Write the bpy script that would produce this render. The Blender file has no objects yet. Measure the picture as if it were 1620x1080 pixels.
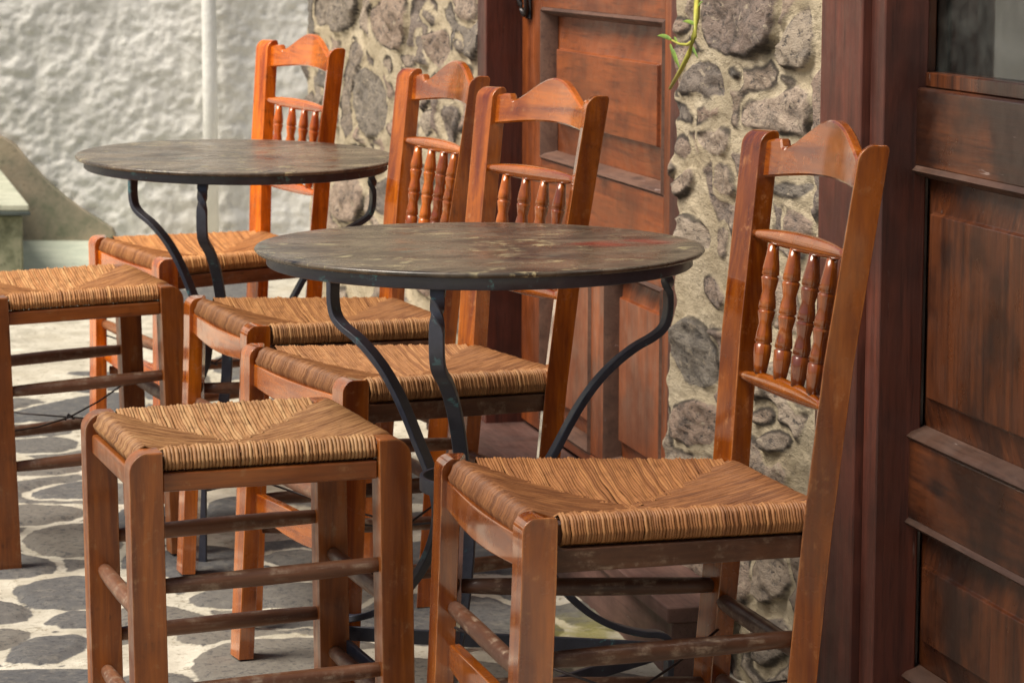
import bpy, bmesh, math, random
import numpy as np
from mathutils import Vector, Matrix

random.seed(4)
RNG = np.random.RandomState(7)
SC = bpy.context.scene
COL = SC.collection

# ------------------------------------------------------------------ camera
F_PX, PITCH, ROLL, HC = 4515.6, 0.1413, 0.0023, 1.0728
cam_d = bpy.data.cameras.new('camera')
cam = bpy.data.objects.new('camera', cam_d)
COL.objects.link(cam)
cam.matrix_world = (Matrix.Translation((0, 0, HC)) @ Matrix.Rotation(math.pi / 2 - PITCH, 4, 'X')
                    @ Matrix.Rotation(ROLL, 4, 'Z'))
cam_d.sensor_width = 36.0
cam_d.lens = 36.0 * F_PX / 1620.0
cam_d.clip_start, cam_d.clip_end = 0.1, 300
cam_d.dof.use_dof = True
cam_d.dof.focus_distance = 3.5
cam_d.dof.aperture_fstop = 20
SC.camera = cam

# ------------------------------------------------------------------ light
SUN_EL, SUN_AZ = math.radians(56), math.radians(-109)   # azimuth from +Y, towards -X (the open left side)
w = bpy.data.worlds.new('World'); SC.world = w; w.use_nodes = True
nt = w.node_tree; nt.nodes.clear()
sky = nt.nodes.new('ShaderNodeTexSky'); sky.sky_type = 'NISHITA'; sky.sun_disc = False
sky.sun_elevation = SUN_EL; sky.sun_rotation = SUN_AZ
sky.air_density = 1.0; sky.dust_density = 3.0; sky.ozone_density = 1.0
bg = nt.nodes.new('ShaderNodeBackground'); bg.inputs['Strength'].default_value = 0.050
wo = nt.nodes.new('ShaderNodeOutputWorld')
nt.links.new(sky.outputs[0], bg.inputs[0]); nt.links.new(bg.outputs[0], wo.inputs[0])
sun_d = bpy.data.lights.new('sun', 'SUN'); sun_d.energy = 3.5; sun_d.angle = math.radians(36)
sun_d.color = (1.0, 0.91, 0.78)
sun = bpy.data.objects.new('sun', sun_d); COL.objects.link(sun)
sdir = Vector((math.sin(SUN_AZ) * math.cos(SUN_EL), math.cos(SUN_AZ) * math.cos(SUN_EL), math.sin(SUN_EL)))
sun.rotation_euler = sdir.to_track_quat('Z', 'Y').to_euler()
sun.location = sdir * 20
SC.view_settings.view_transform = 'Standard'; SC.view_settings.look = 'None'
SC.view_settings.exposure = 0.66; SC.view_settings.gamma = 1.0
SC.render.engine = 'CYCLES'
SC.cycles.use_denoising = True

# ------------------------------------------------------------------ coordinates
WA = 0.239
CW, SW = math.cos(WA), math.sin(WA)
N_WALL = 1.30                       # distance of the stone face from the camera's vertical


def W(t, n, z):
    """point of the wall frame: t along the wall (away from the camera), n across it, z up"""
    return Vector((n * CW - t * SW, n * SW + t * CW, z))


def ray(x, y):
    return cam.matrix_world.to_3x3() @ Vector(((x - 810) / F_PX, -(y - 540) / F_PX, -1))


def on_ground(x, y, z=0.0):
    d = ray(x, y); k = (z - HC) / d.z
    return d.x * k, d.y * k


def on_wall(x, y, n=N_WALL):
    d = ray(x, y); k = n / (d.x * CW + d.y * SW)
    return -d.x * k * SW + d.y * k * CW, HC + d.z * k     # (t, z)


def on_back(x, y, Y):
    d = ray(x, y); k = Y / d.y
    return d.x * k, HC + d.z * k


# ------------------------------------------------------------------ mesh helpers
def obj(name, verts, faces, mat, parent=None, smooth=False, bevel=0.0, segs=2):
    me = bpy.data.meshes.new(name)
    me.from_pydata([tuple(v) for v in verts], [], faces)
    bm = bmesh.new(); bm.from_mesh(me)
    bmesh.ops.recalc_face_normals(bm, faces=bm.faces)
    bm.to_mesh(me); bm.free()
    if mat: me.materials.append(mat)
    o = bpy.data.objects.new(name, me); COL.objects.link(o)
    if parent: o.parent = parent
    if smooth:
        me.polygons.foreach_set('use_smooth', [True] * len(me.polygons))
    if bevel:
        md = o.modifiers.new('bevel', 'BEVEL'); md.width = bevel; md.segments = segs
        md.limit_method = 'ANGLE'; md.angle_limit = math.radians(35)
        me.polygons.foreach_set('use_smooth', [True] * len(me.polygons))
        md.harden_normals = True
    return o


class MB:
    def __init__(s): s.v = []; s.f = []
    def loft(s, rings, cap=True, closed=True):
        b = len(s.v); n = len(rings[0])
        for r in rings: s.v += [Vector(p) for p in r]
        for i in range(len(rings) - 1):
            for j in range(n if closed else n - 1):
                k = (j + 1) % n
                s.f.append((b + i * n + j, b + i * n + k, b + (i + 1) * n + k, b + (i + 1) * n + j))
        if cap:
            s.f.append(tuple(b + j for j in range(n - 1, -1, -1)))
            e = b + (len(rings) - 1) * n
            s.f.append(tuple(e + j for j in range(n)))
    def box(s, p0, p1, fn=None):
        x0, y0, z0 = p0; x1, y1, z1 = p1
        fn = fn or (lambda a, b, c: Vector((a, b, c)))
        s.loft([[fn(x0, y0, z), fn(x1, y0, z), fn(x1, y1, z), fn(x0, y1, z)] for z in (z0, z1)])
    def tube(s, pts, rad, n=10):
        pts = [Vector(p) for p in pts]
        rad = rad if isinstance(rad, (list, tuple)) else [rad] * len(pts)
        rings = []
        for i, p in enumerate(pts):
            t = (pts[min(i + 1, len(pts) - 1)] - pts[max(i - 1, 0)]).normalized()
            a = Vector((0, 0, 1)) if abs(t.z) < .9 else Vector((1, 0, 0))
            u = t.cross(a).normalized(); v = t.cross(u)
            rings.append([p + (u * math.cos(2 * math.pi * k / n) + v * math.sin(2 * math.pi * k / n)) * rad[i] for k in range(n)])
        s.loft(rings)
    def lathe(s, prof, c=(0, 0), n=64, cap=True):
        s.loft([[(c[0] + r * math.cos(2 * math.pi * k / n), c[1] + r * math.sin(2 * math.pi * k / n), z) for k in range(n)] for r, z in prof], cap)
    def make(s, name, mat, parent=None, **kw): return obj(name, s.v, s.f, mat, parent, **kw)


def tag(o, label=None, cat=None, group=None, kind=None):
    if label: o['label'] = label
    if cat: o['category'] = cat
    if group: o['group'] = group
    if kind: o['kind'] = kind
    return o


def empty(name, loc=(0, 0, 0), rot=(0, 0, 0)):
    o = bpy.data.objects.new(name, None); COL.objects.link(o)
    o.location = loc; o.rotation_euler = rot; o.empty_display_size = .1
    return o


def copy_tree(o, parent=None):
    c = o.copy(); COL.objects.link(c); c.parent = parent
    for ch in list(o.children): copy_tree(ch, c)
    return c


def tint(o, rgb):
    o.color = (*rgb, 1)
    for c in o.children: tint(c, rgb)


# value noise on arrays
def vnoise(x, y, seed=0):
    xi = np.floor(x).astype(np.int64); yi = np.floor(y).astype(np.int64)
    fx = x - xi; fy = y - yi
    fx = fx * fx * (3 - 2 * fx); fy = fy * fy * (3 - 2 * fy)
    def h(a, b):
        n = (a * 374761393 + b * 668265263 + seed * 1442695041) & 0xffffffff
        n = ((n ^ (n >> 13)) * 1274126177) & 0xffffffff
        return ((n ^ (n >> 16)) & 0xffff) / 65535.0
    return (h(xi, yi) * (1 - fx) + h(xi + 1, yi) * fx) * (1 - fy) + (h(xi, yi + 1) * (1 - fx) + h(xi + 1, yi + 1) * fx) * fy


def fbm(x, y, f, oct=4, seed=0, gain=.5):
    r = np.zeros_like(x); a = 1.0; tot = 0
    for i in range(oct):
        r += a * (vnoise(x * f, y * f, seed + i * 17) - .5) * 2; tot += a; a *= gain; f *= 2.03
    return r / tot


def poly_sdf(px, py, polys, margin=.08):
    """largest inside-distance to any polygon (positive inside) and index of it"""
    best = np.full(px.shape, -margin); idx = np.full(px.shape, -1, dtype=np.int64)
    for k, P in enumerate(polys):
        P = np.asarray(P, float)
        m = (px > P[:, 0].min() - margin) & (px < P[:, 0].max() + margin) & (py > P[:, 1].min() - margin) & (py < P[:, 1].max() + margin)
        if not m.any(): continue
        x = px[m]; y = py[m]; d = np.full(x.shape, 1e9); ins = np.zeros(x.shape, bool)
        for i in range(len(P)):
            a = P[i]; b = P[(i + 1) % len(P)]; e = b - a
            tt = np.clip(((x - a[0]) * e[0] + (y - a[1]) * e[1]) / (e @ e + 1e-12), 0, 1)
            d = np.minimum(d, np.hypot(x - a[0] - tt * e[0], y - a[1] - tt * e[1]))
            c = ((a[1] > y) != (b[1] > y)) & (x < (b[0] - a[0]) * (y - a[1]) / (b[1] - a[1] + 1e-15) + a[0])
            ins ^= c
        s = np.where(ins, d, -d)
        bb = best[m]; ii = idx[m]; g = s > bb
        bb[g] = s[g]; ii[g] = k; best[m] = bb; idx[m] = ii
    return best, idx


def smooth_poly(P, n=2):
    P = [tuple(p) for p in P]
    for _ in range(n):
        Q = []
        for i in range(len(P)):
            a = P[i]; b = P[(i + 1) % len(P)]
            Q += [(a[0] * .75 + b[0] * .25, a[1] * .75 + b[1] * .25), (a[0] * .25 + b[0] * .75, a[1] * .25 + b[1] * .75)]
        P = Q
    return P


def grow_random(polys, xr, yr, size, n, rng, gap=.015, aspect=1.5, amin=1.):
    """fill the free area with more rough stones"""
    out = list(polys)
    cs = [(np.mean([p[0] for p in P]), np.mean([p[1] for p in P]), max(np.hypot(p[0] - np.mean([q[0] for q in P]), p[1] - np.mean([q[1] for q in P])) for p in P)) for P in out]
    for _ in range(n):
        r = rng.uniform(*size); cx = rng.uniform(*xr); cy = rng.uniform(*yr)
        a0 = rng.uniform(0, 6.28); el = rng.uniform(amin, aspect); rot = rng.uniform(-.5, .5)
        P = []
        m = rng.randint(6, 9)
        for k in range(m):
            a = a0 + 2 * math.pi * k / m + rng.uniform(-.25, .25); q = r * rng.uniform(.78, 1.1)
            ex, ey = q * math.cos(a) * el, q * math.sin(a) / el ** .5
            P.append((cx + ex * math.cos(rot) - ey * math.sin(rot), cy + ex * math.sin(rot) + ey * math.cos(rot)))
        R = r * el
        near = [i for i, c in enumerate(cs) if math.hypot(c[0] - cx, c[1] - cy) < c[2] + R + gap]
        if near:
            S = np.array(P + [(cx, cy)] + [((p[0] + cx) / 2, (p[1] + cy) / 2) for p in P])
            d, _i = poly_sdf(S[:, 0], S[:, 1], [out[i] for i in near], margin=.3)
            if (d > -gap).any(): continue
            bad = False
            for i in near:
                T = np.array(out[i]); d2, _i = poly_sdf(T[:, 0], T[:, 1], [P], margin=.3)
                if (d2 > -gap).any(): bad = True; break
            if bad: continue
        out.append(P); cs.append((cx, cy, R))
    return out


def fill_cells(px, py, sd, ix, n_poly, box, spacing, gap, rs, ani=1., drop=.1, clear=.014):
    """pack further stones (rough Voronoi cells) into whatever the drawn stones leave free"""
    x0, x1, y0, y1 = box; seeds = []
    ny = int((y1 - y0) / spacing) + 2; nx = int((x1 - x0) * ani / spacing) + 2
    for i in range(-1, nx + 1):
        for j in range(-1, ny + 1):
            seeds.append(((x0 + (i + .5 * (j % 2) + rs.uniform(-.42, .42)) * spacing / ani), y0 + (j + rs.uniform(-.42, .42)) * spacing))
    seeds = np.array(seeds); keep = rs.rand(len(seeds)) > drop
    gaps = gap * rs.uniform(.6, 1.7, len(seeds))
    out_sd = sd.copy(); out_ix = ix.copy()
    m = (px > x0 - .1) & (px < x1 + .1) & (py > y0 - .1) & (py < y1 + .1)
    idx = np.where(m)[0]
    for c in np.array_split(idx, max(1, len(idx) // 20000)):
        dx = (px[c][:, None] - seeds[None, :, 0]) * ani; dy = py[c][:, None] - seeds[None, :, 1]
        d = np.hypot(dx, dy); k = np.argpartition(d, 1, axis=1)[:, :2]
        da = np.take_along_axis(d, k, 1); o = np.argsort(da, 1); da = np.take_along_axis(da, o, 1); k = np.take_along_axis(k, o, 1)
        sdv = (da[:, 1] - da[:, 0]) / 2 - gaps[k[:, 0]]
        sdv = np.minimum(sdv, -sd[c] - clear)
        sdv = np.where(keep[k[:, 0]], sdv, -.05)
        g = sdv > out_sd[c]
        out_sd[c] = np.where(g, sdv, out_sd[c]); out_ix[c] = np.where(g, n_poly + k[:, 0], out_ix[c])
    return out_sd, out_ix, n_poly + len(seeds)


def grid_faces(nu, nv):
    i = np.arange(nu * nv).reshape(nu, nv)
    return np.stack([i[:-1, :-1], i[1:, :-1], i[1:, 1:], i[:-1, 1:]], -1).reshape(-1, 4)


def np_mesh(name, V, Fq, mat, attrs=None, smooth=True):
    me = bpy.data.meshes.new(name)
    me.vertices.add(len(V)); me.vertices.foreach_set('co', np.asarray(V, np.float32).ravel())
    me.loops.add(len(Fq) * 4); me.loops.foreach_set('vertex_index', np.asarray(Fq, np.int32).ravel())
    me.polygons.add(len(Fq)); me.polygons.foreach_set('loop_start', np.arange(0, len(Fq) * 4, 4, dtype=np.int32))
    me.polygons.foreach_set('use_smooth', np.full(len(Fq), smooth))
    me.update(calc_edges=True); me.validate()
    for k, a in (attrs or {}).items():
        at = me.attributes.new(k, 'FLOAT', 'POINT'); at.data.foreach_set('value', np.asarray(a, np.float32))
    for m in (mat if isinstance(mat, list) else [mat]): me.materials.append(m)
    o = bpy.data.objects.new(name, me); COL.objects.link(o)
    return o


# ------------------------------------------------------------------ materials
class NT:
    def __init__(s, name):
        s.m = bpy.data.materials.new(name); s.m.use_nodes = True; s.t = s.m.node_tree
        s.b = s.t.nodes['Principled BSDF']
    def n(s, ty, **kw):
        d = s.t.nodes.new(ty)
        for k, v in kw.items():
            if k in d.inputs.keys() if isinstance(k, str) else False: pass
            setattr(d, k, v)
        return d
    def l(s, a, b): s.t.links.new(a, b)
    def val(s, sock, v):
        if hasattr(v, 'is_linked') or isinstance(v, bpy.types.NodeSocket): s.l(v, sock)
        else: sock.default_value = v
    def noise(s, vec, scale, detail=4, rough=.55, dist=0.):
        d = s.n('ShaderNodeTexNoise'); s.l(vec, d.inputs['Vector'])
        d.inputs['Scale'].default_value = scale; d.inputs['Detail'].default_value = detail
        d.inputs['Roughness'].default_value = rough; d.inputs['Distortion'].default_value = dist
        return d.outputs['Fac']
    def ramp(s, fac, stops):
        d = s.n('ShaderNodeValToRGB'); s.l(fac, d.inputs[0]); e = d.color_ramp.elements
        while len(e) < len(stops): e.new(.5)
        for q, (p, c) in zip(e, stops):
            q.position = p; q.color = (*c, 1) if len(c) == 3 else c
        return d.outputs[0]
    def rng(s, fac, a, b, c=0., d=1., smooth=True):
        q = s.n('ShaderNodeMapRange'); s.l(fac, q.inputs[0])
        q.interpolation_type = 'SMOOTHSTEP' if smooth else 'LINEAR'
        for i, v in zip((1, 2, 3, 4), (a, b, c, d)): q.inputs[i].default_value = v
        return q.outputs[0]
    def math(s, op, a, b=0.):
        d = s.n('ShaderNodeMath', operation=op); s.val(d.inputs[0], a); s.val(d.inputs[1], b); return d.outputs[0]
    def mix(s, fac, a, b, mode='MIX'):
        d = s.n('ShaderNodeMix', data_type='RGBA', blend_type=mode)
        s.val(d.inputs[0], fac); s.val(d.inputs[6], a if not isinstance(a, tuple) else (*a, 1)); s.val(d.inputs[7], b if not isinstance(b, tuple) else (*b, 1))
        return d.outputs[2]
    def obj_vec(s, scale=(1, 1, 1), rnd=True):
        tc = s.n('ShaderNodeTexCoord'); mp = s.n('ShaderNodeMapping'); s.l(tc.outputs['Object'], mp.inputs[0])
        mp.inputs['Scale'].default_value = scale
        if rnd:
            oi = s.n('ShaderNodeObjectInfo'); cx = s.n('ShaderNodeCombineXYZ')
            for i, k in enumerate((37., 91., 53.)): s.l(s.math('MULTIPLY', oi.outputs['Random'], k), cx.inputs[i])
            s.l(cx.outputs[0], mp.inputs['Location'])
        return mp.outputs[0]
    def bump(s, h, strength=.3, dist=.002, prev=None):
        d = s.n('ShaderNodeBump'); s.l(h, d.inputs['Height']); d.inputs['Strength'].default_value = strength
        d.inputs['Distance'].default_value = dist
        if prev: s.l(prev, d.inputs['Normal'])
        return d.outputs[0]
    def attr(s, name):
        d = s.n('ShaderNodeAttribute'); d.attribute_name = name; return d.outputs['Fac']
    def out(s, col=None, rough=None, nrm=None, **kw):
        if col is not None: s.val(s.b.inputs['Base Color'], col if not isinstance(col, tuple) else (*col, 1))
        if rough is not None: s.val(s.b.inputs['Roughness'], rough)
        if nrm is not None: s.l(nrm, s.b.inputs['Normal'])
        for k, v in kw.items(): s.val(s.b.inputs[k.replace('_', ' ')], v)
        return s.m


def grain_scale(axis, along=3., across=40.):
    sc = [across] * 3; sc['xyz'.index(axis)] = along
    return tuple(sc)


def wood(name, axis, dark, light, rough=.32, coat=.35, wear=0., wearcol=(.30, .22, .15), bump=.15, edge=None):
    m = NT(name)
    v = m.obj_vec(grain_scale(axis)); v2 = m.obj_vec((1, 1, 1))
    g = m.noise(v, 1.0, 5, .6, .6)
    col = m.ramp(g, [(.36, dark), (.62, light)])
    fine = m.noise(v, 6., 3, .6)
    col = m.mix(m.rng(fine, .35, .75, 0., .35), col, tuple(c * .62 for c in dark), 'MIX')
    blot = m.noise(v2, 9., 3)
    col = m.mix(m.rng(blot, .45, .72, 0., .38), col, tuple(c * .72 for c in dark))
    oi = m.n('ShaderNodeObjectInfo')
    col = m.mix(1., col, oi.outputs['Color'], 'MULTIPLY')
    hs = m.n('ShaderNodeHueSaturation'); m.l(col, hs.inputs['Color'])
    m.l(m.math('ADD', m.math('MULTIPLY', oi.outputs['Random'], .30), .85), hs.inputs['Value'])
    col = hs.outputs[0]
    if wear:
        wn = m.noise(v2, 38., 6, .7)
        wv = m.noise(v, 2.2, 4, .65)
        msk = m.math('MULTIPLY', m.rng(wn, .56 - .12 * wear, .70, 0., 1.), m.rng(wv, .42, .62))
        col = m.mix(m.math('MULTIPLY', msk, min(1., .5 + wear * .5)), col, wearcol)
    if edge:         # rubbed arrises, lightened on the chairs to paint in thin edge highlights
        bv = m.n('ShaderNodeBevel'); bv.samples = 4; bv.inputs['Radius'].default_value = .0045
        ge = m.n('ShaderNodeNewGeometry'); dt = m.n('ShaderNodeVectorMath', operation='DOT_PRODUCT')
        m.l(bv.outputs[0], dt.inputs[0]); m.l(ge.outputs['Normal'], dt.inputs[1])
        em = m.math('MULTIPLY', m.rng(m.math('SUBTRACT', 1., dt.outputs['Value']), .03, .22), m.rng(m.noise(v2, 26., 5, .7), .38, .62))
        col = m.mix(m.math('MULTIPLY', em, .75), col, edge)
    dirt = m.math('MULTIPLY', m.rng(m.noise(v2, 18., 6, .75), .56, .68), m.rng(fine, .40, .62))
    col = m.mix(m.math('MULTIPLY', dirt, .55), col, tuple(c * .30 for c in dark))
    r = m.rng(m.noise(v2, 30., 4), .3, .8, rough - .10, rough + .16)
    b = m.bump(g, bump, .0008)
    b = m.bump(m.noise(v2, 60., 3), .12, .001, b)
    return m.out(col, r, b, Coat_Weight=coat, Coat_Roughness=.08)


CH_D, CH_L = (.23, .046, .003), (.60, .176, .007)
M = {}
for ax in 'xyz':
    M['chair_' + ax] = wood('varnished_chair_wood_' + ax, ax, CH_D, CH_L, .22, .95, .06, (.50, .22, .08), edge=(.66, .27, .07))
    M['rung_' + ax] = wood('worn_rung_wood_' + ax, ax, (.10, .042, .022), (.21, .10, .055), .5, .08, .9, (.30, .22, .155), .4)
    M['stool_' + ax] = wood('worn_stool_wood_' + ax, ax, (.15, .040, .008), (.36, .115, .018), .40, .2, .22, (.36, .20, .09), .3, edge=(.44, .24, .10))


def door_wood(name, axis, dark, light, rough, coat, fleck, blot=.5):
    m = NT(name)
    sc = grain_scale(axis, 1.6, 26.)
    v = m.obj_vec(sc); v2 = m.obj_vec((1, 1, 1))
    g = m.noise(v, 1., 6, .62, 1.2)
    col = m.ramp(g, [(.28, dark), (.52, tuple((a + b) / 2 for a, b in zip(dark, light))), (.75, light)])
    col = m.mix(m.rng(m.noise(v, 7., 3, .6), .5, .72, 0., .55), col, tuple(c * .45 for c in dark))
    col = m.mix(m.rng(m.noise(v2, 5.5, 4), .44, .60, 0., blot), col, tuple(c * .45 for c in dark))
    fl = m.math('MULTIPLY', m.rng(m.noise(v, 3.5, 5, .75), .62, .70), m.rng(m.noise(v2, 24., 3), .55, .66))
    col = m.mix(m.math('MULTIPLY', fl, fleck), col, (.36, .27, .24))
    # a few knots
    vo = m.n('ShaderNodeTexVoronoi'); vo.feature = 'F1'; m.l(m.obj_vec(tuple(7. if s > 5 else 2.8 for s in sc)), vo.inputs['Vector']); vo.inputs['Scale'].default_value = 1.
    col = m.mix(m.rng(vo.outputs['Distance'], .02, .13, .75, 0.), col, tuple(c * .25 for c in dark))
    r = m.rng(m.noise(v2, 20., 4), .3, .75, rough - .1, rough + .15)
    b = m.bump(g, .35, .0015); b = m.bump(m.noise(v, 6., 3), .25, .001, b)
    return m.out(col, r, b, Coat_Weight=coat, Coat_Roughness=.2)


for ax in 'xz':
    M['doorA_' + ax] = door_wood('reddish_door_wood_' + ax, ax, (.14, .033, .009), (.38, .095, .018), .42, .15, .3)
    M['doorB_' + ax] = door_wood('dark_weathered_door_wood_' + ax, ax, (.018, .006, .004), (.155, .044, .012), .36, .35, .9, .78)
M['frame_z'] = door_wood('door_frame_wood', 'z', (.048, .014, .010), (.165, .043, .024), .5, .1, .5)
M['moulding_dark'] = door_wood('worn_dark_moulding', 'x', (.040, .020, .013), (.13, .068, .046), .5, .1, .9)
M['moulding'] = door_wood('faded_moulding_wood', 'x', (.085, .038, .024), (.19, .10, .064), .6, 0, .8)


def mat_rush():
    m = NT('woven_rush')
    v2 = m.obj_vec((1, 1, 1))
    t = m.attr('tone')
    col = m.ramp(t, [(0., (.11, .052, .022)), (.3, (.235, .112, .042)), (.62, (.42, .235, .098)), (1., (.62, .44, .22))])
    n = m.noise(v2, 55., 4)
    col = m.mix(m.rng(n, .45, .75, 0., .55), col, (.16, .070, .022))
    oi = m.n('ShaderNodeObjectInfo')
    col = m.mix(1., col, oi.outputs['Color'], 'MULTIPLY')
    b = m.bump(m.noise(v2, 420., 3), .4, .0008)
    return m.out(col, .55, b, Specular_IOR_Level=.4)


M['rush'] = mat_rush()


def mat_iron():
    m = NT('dark_painted_iron')
    v = m.obj_vec((1, 1, 1))
    n = m.noise(v, 22., 6, .7)
    col = m.ramp(n, [(.35, (.024, .027, .042)), (.60, (.046, .050, .074)), (.75, (.085, .076, .078))])
    chip = m.math('MULTIPLY', m.rng(m.noise(v, 48., 5, .7), .58, .66), m.rng(m.noise(v, 9., 2), .45, .58))
    col = m.mix(m.math('MULTIPLY', chip, .9), col, (.09, .24, .27))
    b = m.bump(m.noise(v, 120., 4), .35, .0008)
    return m.out(col, m.rng(n, .3, .8, .35, .6), b, Specular_IOR_Level=.6)


M['iron'] = mat_iron()


def mat_tabletop(name, red):
    m = NT(name)
    v = m.obj_vec((1, 1, 1), False); st = m.obj_vec((4.2, 6.5, 1), True)
    a = m.noise(st, 1.6, 7, .68, 1.4); c = m.noise(v, 5.5, 5, .6, .8)
    col = m.ramp(a, [(p_, tuple(k_ * (1. if red else 1.5) for k_ in c_)) for p_, c_ in ((.32, (.022, .019, .017)), (.45, (.060, .047, .035)), (.56, (.125, .098, .070)), (.68, (.062, .056, .042)))])
    yel = m.math('MULTIPLY', m.rng(m.noise(st, 6., 7, .78, .6), .55, .60), m.rng(c, .47, .58))
    col = m.mix(m.math('MULTIPLY', yel, .85), col, (.38, .33, .19))
    drk = m.math('MULTIPLY', m.rng(m.noise(st, 3., 6, .7, .8), .57, .65), m.rng(m.noise(v, 7., 4), .45, .6))
    col = m.mix(m.math('MULTIPLY', drk, .8), col, (.022, .020, .022))
    gr = m.math('MULTIPLY', m.rng(m.noise(v, 11., 6, .7), .60, .68), .6)
    col = m.mix(gr, col, (.09, .13, .11))
    if red:
        tc = m.n('ShaderNodeTexCoord'); mp = m.n('ShaderNodeMapping'); mp.vector_type = 'POINT'; m.l(tc.outputs['Object'], mp.inputs[0])
        mp.inputs['Location'].default_value = (-.20, .05, -.684); mp.inputs['Scale'].default_value = (1., 2.2, 1.)
        gl = m.n('ShaderNodeVectorMath', operation='LENGTH'); m.l(mp.outputs[0], gl.inputs[0])
        d = m.math('ADD', gl.outputs['Value'], m.math('MULTIPLY', m.noise(st, 2.5, 5, .7), .10))
        col = m.mix(m.math('MULTIPLY', m.rng(d, .09, .15, .8, 0.), m.rng(c, .40, .58)), col, (.22, .028, .022))
    b = m.bump(m.noise(v, 40., 5, .65), .25, .0012)
    return m.out(col, m.rng(m.noise(st, 3., 5, .7), .3, .75, .18, .42), b, Specular_IOR_Level=.6)


M['top_red'] = mat_tabletop('scuffed_tabletop_paint_red', True)
M['top'] = mat_tabletop('scuffed_tabletop_paint', False)


def mat_masonry():
    m = NT('rubble_masonry')
    tc = m.n('ShaderNodeTexCoord'); mp = m.n('ShaderNodeMapping'); mp.vector_type = 'POINT'
    r_ = m.n('ShaderNodeVectorRotate', rotation_type='Z_AXIS'); r_.inputs['Angle'].default_value = -(math.pi / 2 + WA)
    m.l(tc.outputs['Object'], r_.inputs['Vector']); m.l(r_.outputs[0], mp.inputs[0]); mp.inputs['Scale'].default_value = (.38, 1, 1)
    v = mp.outputs[0]
    sd = m.attr('sd'); tone = m.attr('tone'); hue = m.attr('hue')
    edge = m.math('ADD', sd, m.math('MULTIPLY', m.math('SUBTRACT', m.noise(v, 38., 5, .6), .5), .014))
    stone = m.rng(edge, -.001, .003)
    base = m.ramp(tone, [(0., (.165, .155, .14)), (.35, (.25, .22, .18)), (.65, (.35, .28, .215)), (1., (.44, .38, .30))])
    base = m.mix(m.math('MULTIPLY', hue, .4), base, (.36, .22, .17))
    sn = m.noise(v, 42., 8, .72, .4)
    base = m.mix(m.rng(sn, .36, .54, .55, 0.), base, (.085, .08, .078))
    base = m.mix(m.rng(m.noise(v, 75., 5, .7), .56, .68, 0., .7), base, (.52, .44, .33))
    pit = m.noise(v, 120., 4, .75)
    base = m.mix(m.rng(pit, .34, .47, .85, 0.), base, (.055, .05, .05))
    mort = m.ramp(m.noise(v, 16., 6, .62), [(.3, (.38, .31, .205)), (.55, (.52, .44, .31)), (.8, (.64, .56, .42))])
    mort = m.mix(m.rng(m.noise(v, 150., 4, .7), .56, .68, 0., .7), mort, (.20, .16, .11))
    col = m.mix(stone, mort, base)
    crack = m.math('MULTIPLY', m.rng(edge, -.005, .0, 0., 1.), m.rng(edge, .001, .007, 1., 0.))
    gap = m.rng(m.noise(v, 14., 3), .44, .56)
    col = m.mix(m.math('MULTIPLY', m.math('MULTIPLY', crack, gap), .9), col, (.045, .038, .034))
    b = m.bump(sn, 1., .010); b = m.bump(pit, .9, .005, b)
    return m.out(col, .9, b, Specular_IOR_Level=.2)


M['masonry'] = mat_masonry()


def mat_lime(name, tintc=(.80, .785, .735), dirt=True):
    m = NT(name)
    v = m.obj_vec((1, 1, 1), False)
    n = m.noise(v, 5., 6, .6)
    col = m.ramp(n, [(.3, tuple(c * .84 for c in tintc)), (.6, tintc), (.85, tuple(min(.85, c * 1.08) for c in tintc))])
    if dirt:
        col = m.mix(m.rng(m.noise(v, 24., 6, .7), .60, .78, 0., .45), col, (.46, .45, .40))
    b = m.bump(m.noise(v, 38., 6, .6), .55, .008); b = m.bump(m.noise(v, 160., 3), .25, .002, b)
    return m.out(col, .92, b, Specular_IOR_Level=.15)


M['lime'] = mat_lime('lumpy_whitewash')
M['pipe'] = mat_lime('cream_painted_pipe', (.90, .89, .84), False)


def mat_paving():
    m = NT('limewashed_flagstones')
    v = m.obj_vec((1, 1, 1), False)
    sd = m.attr('sd'); tone = m.attr('tone'); moss = m.attr('moss')
    edge = m.math('ADD', sd, m.math('MULTIPLY', m.math('SUBTRACT', m.noise(v, 26., 6, .6), .5), .018))
    edge = m.math('ADD', edge, .015)
    stone = m.rng(edge, -.001, .004)
    base = m.ramp(tone, [(0., (.085, .087, .092)), (.5, (.120, .116, .112)), (1., (.165, .150, .128))])
    base = m.mix(m.rng(m.noise(v, 36., 6, .7), .45, .70, 0., .55), base, (.22, .205, .175))
    base = m.mix(m.rng(m.noise(v, 80., 5, .75), .52, .62, 0., .75), base, (.055, .055, .06))
    mort = m.ramp(m.noise(v, 11., 6, .62), [(.28, (.34, .315, .25)), (.52, (.50, .47, .39)), (.75, (.63, .60, .51))])
    mort = m.mix(m.rng(m.noise(v, 60., 5, .75), .55, .65, 0., .8), mort, (.20, .17, .12))
    mort = m.mix(m.rng(m.noise(v, 3.5, 3), .50, .68, 0., .35), mort, (.36, .31, .22))
    col = m.mix(stone, mort, base)
    col = m.mix(m.math('MULTIPLY', moss, m.rng(m.noise(v, 25., 5), .3, .6, .3, .9)), col, (.26, .24, .05))
    b = m.bump(m.noise(v, 30., 6, .62), .5, .008); b = m.bump(m.noise(v, 180., 3), .35, .002, b)
    return m.out(col, .88, b, Specular_IOR_Level=.25)


M['paving'] = mat_paving()


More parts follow.
